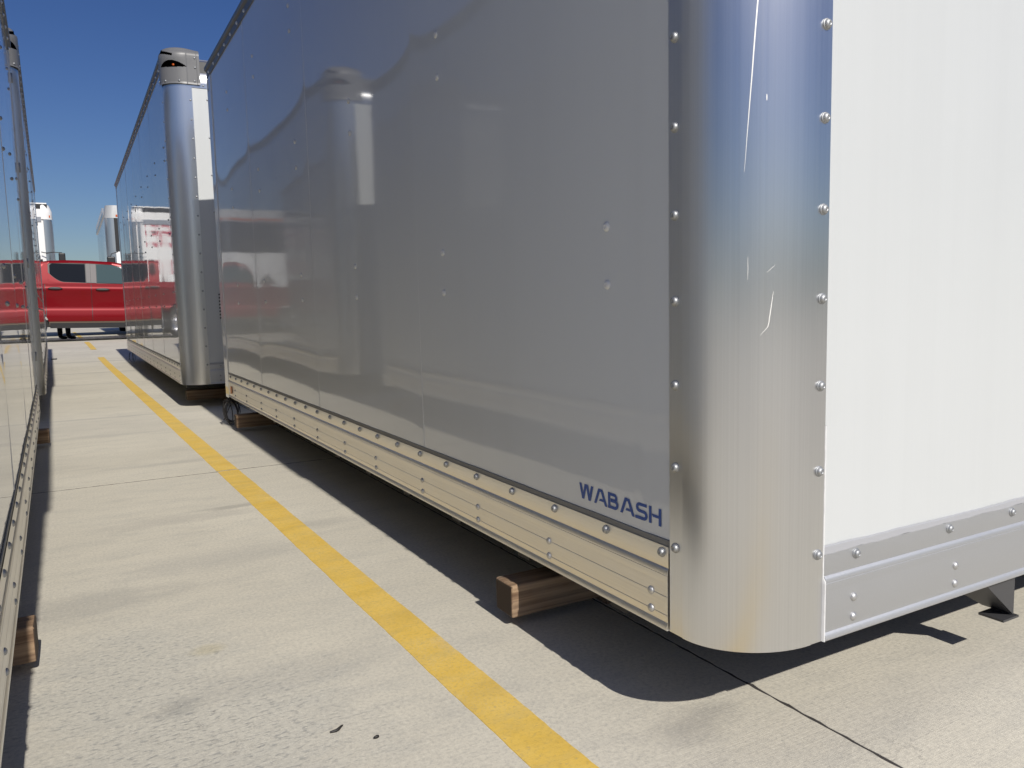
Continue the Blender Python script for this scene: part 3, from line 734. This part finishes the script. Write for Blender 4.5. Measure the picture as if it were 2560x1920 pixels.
# ------------------------------------------------------------------ red pickup (drives to the right, its right... near side faces the camera)
def pickup():
    gy = gz(22.6)
    root = tag(empty('pickup_truck', (0, 22.0, gy), 0), 'red crew cab pickup parked across the end of the lane', 'pickup')
    root.rotation_euler = (0, R(1.3), 0)
    Wp = 1.92
    def yo(z):     # inset of the side surface by height: shoulder, tucked door, sill crease
        K = [(.33, .10), (.50, .060), (.60, .034), (.67, .042), (.79, .062), (.83, .078), (.95, .070), (1.10, .048), (1.25, .006), (1.275, .000), (1.30, .014), (1.42, .032), (1.60, .070), (1.93, .140), (2.1, .20)]
        for (a, va), (b2, vb) in zip(K[:-1], K[1:]):
            if z <= b2: t_ = max(0, (z-a)/(b2-a)); return va+(vb-va)*t_
        return K[-1][1]
    WX = (-.93, 2.42); WR = .385; AR = .47; wz = WR
    def side_sheet(x0, x1, z0, z1, off=0.0, step=.045, arches=True):
        nx = max(2, int((x1-x0)/step)); nz = max(2, int((z1-z0)/step)); idx = {}; V = []; Fc = []
        def cut(x, z): return arches and any(math.hypot(x-cx, z-wz) < AR for cx in WX)
        for i in range(nx+1):
            for j in range(nz+1):
                x = x0+(x1-x0)*i/nx; z = z0+(z1-z0)*j/nz
                for cx in WX:
                    d = math.hypot(x-cx, z-wz)
                    if arches and AR-.02 < d < AR+.035: x = cx+(x-cx)*AR/d; z = wz+(z-wz)*AR/d
                idx[i, j] = len(V); V.append((x, z))
        for i in range(nx):
            for j in range(nz):
                q = [idx[i, j], idx[i+1, j], idx[i+1, j+1], idx[i, j+1]]
                cx = sum(V[k][0] for k in q)/4; cz = sum(V[k][1] for k in q)/4
                if not cut(cx, cz): Fc.append(q)
        return V, Fc
    def add(name, x0, x1, z0, z1, m, parent, off=0.0, both=True, arches=True, step=.045):
        V, Fc = side_sheet(x0, x1, z0, z1, off, step, arches); b = MB()
        out = []
        for sd in (0, 1):
            b = MB()
            for x, z in V:
                y = yo(z)-off; b.v.append((x, y if sd == 0 else Wp-y, z))
            b.f += [tuple(q) for q in Fc]
            out.append(b.build(name, m, parent, True, fix=False))
        return out
    xr, xf = -2.45, 3.15
    # body shell: sides, deck, tailgate, nose
    b = MB()
    V, Fc = side_sheet(xr, xf, .50, 1.30)
    V2, Fc2 = side_sheet(xr, 1.75, 1.30, 1.42, arches=False)
    for sd in (0, 1):
        for VV, FF in ((V, Fc), (V2, Fc2)):
            i = len(b.v)
            for x, z in VV:
                y = yo(z)+.010; b.v.append((x, y if sd == 0 else Wp-y, z))
            b.f += [tuple(i+k for k in q) for q in FF]
    zs = [.50, .7, .9, 1.1, 1.30]
    b.grid([[(xr, yo(z)+.01, z) for z in zs+[1.42]], [(xr, Wp-yo(z)-.01, z) for z in zs+[1.42]]])
    b.grid([[(xf+.10*math.sin(math.pi*k/8), .02+(Wp-.04)*k/8, z) for z in zs] for k in range(9)])
    b.grid([[(x, .02+(Wp-.04)*k/8, 1.30+.05*math.sin(math.pi*k/8)*(x < 3.1)) for k in range(9)] for x in (1.7, 2.2, 2.8, xf)])
    b.grid([[(x, yo(1.42)+.01+(Wp-2*yo(1.42)-.02)*k/2, 1.42) for k in range(3)] for x in (xr, -.60)])
    body = b.build('body', M['red'], root); smooth_angle(body, 35)
    under = MB().box(xr+.1, xf-.05, .15, Wp-.15, .36, .52).box(-.45, 1.75, .06, Wp-.06, .335, .46); under.build('underbody', M['black'], root)
    # cab roof and pillars
    pts = [(-.66, 1.42), (-.60, 1.70), (-.53, 1.93), (-.40, 1.962), (-.05, 1.982), (.50, 1.980), (.95, 1.962), (1.20, 1.925), (1.50, 1.72), (1.95, 1.42)]
    roof = MB(); rows = []
    for x, z in pts:
        y = yo(min(z, 1.93))+ (.06 if z > 1.95 else 0); n = 10
        rows.append([(x, y+(Wp-2*y)*k/n, z+(.022*math.sin(math.pi*k/n) if z > 1.9 else 0)) for k in range(n+1)])
    ro = roof.grid(rows[2:8]).grid(rows[0:3]).build('roof', M['red'], root, True)
    MB().grid([[(q[0], q[1], q[2]) for q in rows[7][1:-1]], [(q[0], q[1], q[2]) for q in rows[9][1:-1]]]).build('windscreen', M['clearglass'], root)
    # side cab frame (red): built as bars around the windows
    def bar(poly, name='cab_frame', m='red', off=.002, both=True):
        o = MB()
        # subdivide polygon by height to follow the curve
        for sd in ((0, 1) if both else (0,)):
            o.poly([(x, (yo(z)-off) if sd == 0 else Wp-(yo(z)-off), z) for x, z in poly])
        return o.build(name, M[m], root, fix=False)
    top = [(-.44, 1.925), (.38, 1.928), (.60, 1.922), (1.10, 1.880)]
    # rails above the windows
    for a, c2 in zip([(-.57, 1.80), (-.40, 1.90), (0, 1.915), (.5, 1.912), (.95, 1.89), (1.18, 1.83)], [(-.40, 1.90), (0, 1.915), (.5, 1.912), (.95, 1.89), (1.18, 1.83), (1.60, 1.60)]):
        zt = {-.57: 1.93, -.40: 1.962, 0: 1.983, .5: 1.981, .95: 1.962, 1.18: 1.925, 1.60: 1.66}
        for sd in (0, 1):
            b = MB(); rr = []
            for x, z in (a, c2):
                z2 = zt[x]; y1 = yo(z)-.002; y2 = yo(min(z2, 1.93))+(.06 if z2 > 1.95 else 0)
                rr.append([(x, yy if sd == 0 else Wp-yy, zz) for yy, zz in ((y1, z), ((y1+y2)/2-.012, (z+z2)/2+.008), (y2, z2))])
            b.grid(rr).build('roof_rail', M['red'], root, True)
    def curved(poly_fn, x0, x1, name, m, off=0.0, nx=14, nz=8, par=None):
        for sd in (0, 1):
            b = MB(); b.grid([[((x0+(x1-x0)*i/nx), (yo(z)-off) if sd == 0 else Wp-(yo(z)-off), z) for z in [poly_fn(x0+(x1-x0)*i/nx)[0]+(poly_fn(x0+(x1-x0)*i/nx)[1]-poly_fn(x0+(x1-x0)*i/nx)[0])*j/nz for j in range(nz+1)]] for i in range(nx+1)])
            b.build(name, M[m], par or root, True, fix=False)
    belt = lambda x: 1.455-.030*max(0, x+.1)-0.0
    # backing (dark glasshouse), then red quarter, trim, glass
    curved(lambda x: (1.40, 1.905 if x < .95 else 1.905-(x-.95)*.50), -.56, 1.62, 'window_frame', 'black', -.010, 30)
    def rearwin(x):
        u = (x+.40)/.76; lo = belt(x)+.005+ (.19*(1-min(1, (x+.40)/.30))**1.8); hi = 1.893-.05*max(0, 1-(x+.40)/.06)**2
        return (lo, hi)
    def frontwin(x): return (belt(x)+.006, min(1.886, 1.886-(x-.95)*.46 if x > .95 else 1.886))
    curved(lambda x: (1.40, 1.91), -.58, -.435, 'quarter_panel', 'red', .003, 5)
    curved(lambda x: (1.39, max(rearwin(x)[0]-.018, 1.39)), -.44, .46, 'shoulder', 'red', .003, 24, 4)
    curved(lambda x: (1.39, max(belt(x)-.012, 1.392)), .46, 1.78, 'shoulder', 'red', .003, 20, 3)
    curved(rearwin, -.40, .355, 'window', 'glass', .000, 26)
    curved(frontwin, .600, 1.52, 'window', 'clearglass', .000, 20)
    curved(lambda x: (belt(x)-.002, 1.905), .375, .462, 'pillar_trim', 'trim', .003, 3)
    curved(lambda x: (belt(x)-.002, 1.90), .472, .585, 'pillar_trim', 'trim', .003, 3)
    for q in ((-.2, .25, .5, Wp-.5, 1.3, 1.68), (.7, .95, .35, .85, 1.3, 1.72), (.7, .95, 1.1, 1.6, 1.3, 1.72)): MB().box(*q).build('seat', M['interior'], root)
    # doors with shut lines
    d1 = add('door', -.505, .462, .50, 1.395, M['red'], root, .006, True, True, .04)
    d2 = add('door', .474, 1.60, .50, 1.395, M['red'], root, .006, True, True, .04)
    for dr, xh, zh in ((d1, -.30, 1.285), (d2, .715, 1.268)):
        for sd in (0, 1):
            y = yo(zh)-.006; s = -1 if sd == 0 else 1; yy = y if sd == 0 else Wp-y
            hb = MB().grid([[(xh+.155*math.cos(a)*(1 if abs(math.cos(a)) < .9 else .98), yy+s*dpt, zh+hh*math.sin(a)+.006) for hh, dpt in ((.034, -.002), (.036, .018), (.026, .034), (.0, .038))] for a in [2*math.pi*k/18 for k in range(18)]], True)
            hb.build('door_handle', M['black'], dr[sd], True)
    for xg in (.468, -.512):
        add('door_gap', xg-.008, xg+.008, .50, 1.39, M['black'], root, .0045, True, True, .04)
    add('sill', -.50, 1.80, .395, .505, M['sill'], root, -.004, True, True, .04)
    # wheels
    for cx in WX:
        for yy, s in ((.14, -1), (Wp-.14, 1)):
            wr = empty('wheel', (cx, yy, WR)); wr.parent = root
            MB().rev([(.24, -.12), (.35, -.125), (.385, -.09), (.387, 0), (.385, .09), (.35, .125), (.24, .12)], (0, 0, 0), (0, s, 0), 32).build('tyre', M['tyre'], wr, True)
            MB().rev([(.24, .10), (.22, .06), (.10, .05), (.05, .08), (0, .085)], (0, 0, 0), (0, s, 0), 24).build('rim', M['rim'], wr, True)
    MB().tube([(WX[0], .2, WR), (WX[0], Wp-.2, WR)], .05).build('axle', M['black'], root)
    for yy in (-.12, Wp+.12):
        MB().box(1.45, 1.60, yy-.11, yy+.11, 1.40, 1.60).build('door_mirror', M['black'], root)
    MB().box(xr-.06, xr, .1, Wp-.1, .52, .70).build('rear_bumper', M['rim'], root)
    MB().box(xf+.02, xf+.16, .1, Wp-.1, .48, .68).build('front_bumper', M['black'], root)
    for yy in (.06, Wp-.30): MB().box(xf+.02, xf+.085, yy, yy+.24, .98, 1.16).build('headlight', M['rim'], root)
    for yy in (.012, Wp-.14): MB().box(xr-.012, xr+.02, yy+.01, yy+.12, .90, 1.28).build('tail_light', M['redvinyl'], root)
pickup()

# ------------------------------------------------------------------ person behind the pickup (only the lower legs show)
def person():
    x0, y0 = -.17, 24.45; z0 = gz(24)
    V = [(0, 0, .96), (0, 0, 1.16), (0, 0, 1.38), (0, 0, 1.50), (0, .0, 1.64),
         (-.09, 0, .90), (-.10, .02, .50), (-.105, .03, .10), (-.09, -.02, .045), (.07, -.03, .035),
         (.09, 0, .90), (.085, -.03, .50), (.09, -.05, .10), (.11, -.06, .045), (.28, -.07, .035),
         (-.06, .19, 1.40), (-.05, .26, 1.15), (.10, .26, .95), (-.06, -.19, 1.40), (-.05, -.26, 1.15), (.10, -.26, .95)]
    E_ = [(0, 1), (1, 2), (2, 3), (3, 4), (0, 5), (5, 6), (6, 7), (7, 8), (8, 9), (0, 10), (10, 11), (11, 12), (12, 13), (13, 14), (2, 15), (15, 16), (16, 17), (2, 18), (18, 19), (19, 20)]
    rad = [.14, .13, .15, .06, .10, .095, .075, .065, .055, .040, .095, .075, .065, .055, .040, .06, .05, .035, .06, .05, .035]
    me = bpy.data.meshes.new('person'); me.from_pydata(V, E_, []); me.materials.append(M['trouser'])
    o = bpy.data.objects.new('person', me); C.objects.link(o); o.location = (x0, y0, z0)
    md = o.modifiers.new('skin', 'SKIN'); md.use_smooth_shade = True
    for k, sv in enumerate(me.skin_vertices[0].data): sv.radius = (rad[k], rad[k]); sv.use_root = (k == 0)
    o.modifiers.new('sub', 'SUBSURF').levels = 1; o.modifiers['sub'].render_levels = 1
    tag(o, 'person in dark trousers and boots standing behind the red pickup', 'person')
person()

# ------------------------------------------------------------------ box trucks beyond
def box_truck(name, label, x_side, y_front, facing):
    pass
def white_truck():
    gy = gz(27); y = 26.4
    root = tag(empty('box_truck', (-.27, y, gy)), 'white box truck with red lettering seen over the roof of the pickup', 'truck')
    L, H = 7.4, 3.80
    MB().box(-L, -.20, .02, 2.46, 1.05, H-.14).build('box', M['truckwhite'], root)
    # corner pillar
    pr = [(-.21, .0)] + [(-.20+.195*math.sin(a), .20-.205*math.cos(a)) for a in [math.pi/2*k/10 for k in range(11)]] + [(-.005, 2.3)]
    smooth_angle(MB().grid([[(px, py, z) for px, py in pr] for z in (1.05, H-.43)]).build('corner_pillar', M['pillar'], root), 30)
    cp = [(-.26, -.012)] + [(-.20+.215*math.sin(a), .20-.222*math.cos(a)) for a in [math.pi/2*k/10 for k in range(11)]] + [(.012, 2.3)]
    cap = MB().grid([[(px*(1-.25*max(0, k-2)/2)-.03*max(0, k-2), py+.03*max(0, k-2), z) for px, py in cp] for k, z in enumerate((H-.43, H-.30, H-.20, H-.10, H-.02))]).build('corner_cap', M['truckwhite'], root)
    smooth_angle(cap, 40)
    MB().box(-L-.02, -.09, .04, 2.4, H-.139, H).build('roof_rail', M['black'], root); MB().box(-L-.03, -.10, .03, 2.4, H+.001, H+.035).build('roof', M['truckwhite'], root)
    MB().box(-L, -.262, -.004, .018, H-.50, H-.36).build('top_rail', M['rim'], root)
    MB().box(-.11, -.035, .028, .06, H-.375, H-.315).build('marker_lamp', M['amber'], cap)
    # red vinyl shapes along the side
    rr = random.Random(5)
    for zrow, hh in ((2.60, .52), (3.02, .30), (1.80, .45)):
        x = -.48
        while x > -6.8:
            wd = rr.uniform(.22, .40); b = MB()
            n = 10; rows = []
            for k in range(n+1):
                a = math.pi*(.15+1.7*k/n); ro = 1; 
                rows.append([(x-wd/2+wd*.5*math.cos(a)*q, .0155, zrow+hh/2+hh*.5*math.sin(a)*q) for q in (.55, 1)])
            if rr.random() < .45: b.prism([(x-wd, .0175, zrow), (x-wd+.10, .0175, zrow), (x-wd+.10, .0175, zrow+hh), (x-wd, .0175, zrow+hh)], (0, -.002, 0))
            else: b.grid(rows)
            b.build('graphic', M['redvinyl'], root, fix=False)
            x -= wd+rr.uniform(.05, .12)
    # cab, mirror on its bracket, wheels
    cab = MB().prism([(-.02, .15, .62), (3.0, .15, .62), (3.0, .15, 1.25), (2.0, .15, 1.45), (1.45, .15, 2.12), (.05, .15, 2.12)], (0, 2.1, 0)).build('cab', M['truckwhite'], root)
    MB().tube([(-.32, -.10, 2.44), (-.20, -.14, 2.41), (-.05, -.18, 2.43), (.18, -.2, 2.42), (.24, -.2, 2.30)], .012, 6).build('mirror_arm', M['black'], root, True)
    mr = MB().box(.10, .27, -.26, -.16, 2.16, 2.41).build('mirror', M['black'], root); bevel(mr, .03, 3)
    MB().box(-.48, -.30, -.06, .016, 2.12, 2.24).build('cab_fairing', M['black'], root)
    for cx in (2.25, -5.0):
        for yy, s in ((.2, -1), (2.2, 1)):
            MB().rev([(.25, -.14), (.48, -.14), (.5, -.1), (.5, .1), (.48, .14), (.25, .14), (.1, .05), (0, .05)], (cx, yy, .5), (0, s, 0), 28).build('wheel', M['tyre'], root, True)
    MB().box(-L+.2, 1.8, .55, 1.9, .6, 1.049).build('chassis', M['dark'], root)
white_truck()
def grey_truck():
    gy = gz(27); y = 26.4
    root = tag(empty('box_truck', (1.08, y, gy)), 'box truck with black nose panel beyond the far right truck body', 'truck')
    W_, L, H = 2.45, 7.2, 3.70
    MB().box(.012, W_-.012, .25, L, 1.05, H-.05).build('box', M['truckgrey'], root)
    pr = [(.0, .30)] + [(.22-.22*math.cos(a), .22-.22*math.sin(a)) for a in [math.pi/2*k/12 for k in range(13)]] + [(.245, 0.)]
    smooth_angle(MB().grid([[(px, py, z) for px, py in pr] for z in (1.05, H-.22)]).build('corner_pillar', M['pillar'], root), 30)
    MB().box(.247, W_-.2, .004, .24, 2.48, 3.46).build('nose_panel', M['black'], root)
    MB().box(.247, W_-.2, -.002, .24, 1.05, 2.478).build('lower_nose', M['truckwhite'], root)
    cp = [(-.012, .40)] + [(.22-.235*math.cos(a), .22-.235*math.sin(a)) for a in [math.pi/2*k/12 for k in range(13)]] + [(W_-.2, -.014)]
    cap = MB().grid([[(px+.02*k, py+.03*k, z) for px, py in cp] for k, z in enumerate((H-.24, H-.10, H+.04, H+.14))]).build('corner_cap', M['capgrey'], root); smooth_angle(cap, 30)
    MB().box(.30, W_-.2, -.022, -.008, H-.20, H-.14).build('marker_lamp', M['amber'], cap)
    MB().box(.26, W_-.2, .24, L, H-.049, H+.05).build('roof', M['truckwhite'], root)
    MB().box(-.02, .03, .40, L, H-.14, H-.02).build('top_rail', M['rim'], root)
    for k in range(9): MB().box(-.035, .02, .55+.7*k, .78+.7*k, H-.018, H+.10).build('roof_cleat', M['rim'], root)
    MB().prism([(.15, -1.7, .5), (.15, 0-.02, .5), (.15, -.02, 2.05), (.15, -.7, 2.05), (.15, -1.2, 1.45), (.15, -1.7, 1.3)], (2.1, 0, 0)).build('cab', M['truckwhite'], root)
    mr = MB().box(-.05, .16, -.95, -.85, 2.04, 2.27).build('mirror', M['black'], root); bevel(mr, .03, 3)
    MB().tube([(.05, -.9, 2.26), (.07, -.9, 2.35), (.25, -.8, 2.42)], .014, 6).build('mirror_arm', M['black'], root, True)
    for cy in (-.8, 4.9):
        for xx, s in ((.55, -1), (W_-.55, 1)):
            MB().rev([(.25, -.14), (.48, -.14), (.5, -.1), (.5, .1), (.48, .14), (.25, .14), (.1, .05), (0, .05)], (xx, cy, .5), (s, 0, 0), 28).build('wheel', M['tyre'], root, True)
    MB().box(.8, W_-.8, -1.4, L-.2, .6, 1.049).build('chassis', M['dark'], root)
grey_truck()
sc.render.resolution_x = 1024; sc.render.resolution_y = 768

# ------------------------------------------------------------------ unseen tree belt, added behind the camera to darken a band of corner metal
rt_ = random.Random(21); b = MB()
for k in range(420):
    x = rt_.uniform(-95, 95); y = -72+rt_.uniform(-5, 5); hh = rt_.uniform(1.2, 3.0); z = rt_.uniform(.2, 3.6)
    pts = [Vector((x, y, z))+Vector((rt_.uniform(-1, 1), rt_.uniform(-1, 1), rt_.uniform(-1, 1))).normalized()*hh*rt_.uniform(.6, 1.1) for _ in range(9)]
    for i in range(0, 9, 3): b.poly([tuple(q) for q in pts[i:i+3]])
tb = b.build('reflection_belt', mat('added reflection belt', (.035, .05, .022), .9), fix=False)
tag(tb, 'unseen dark belt of trees along the far side of the lot', 'stand-in trees', kind='stuff')
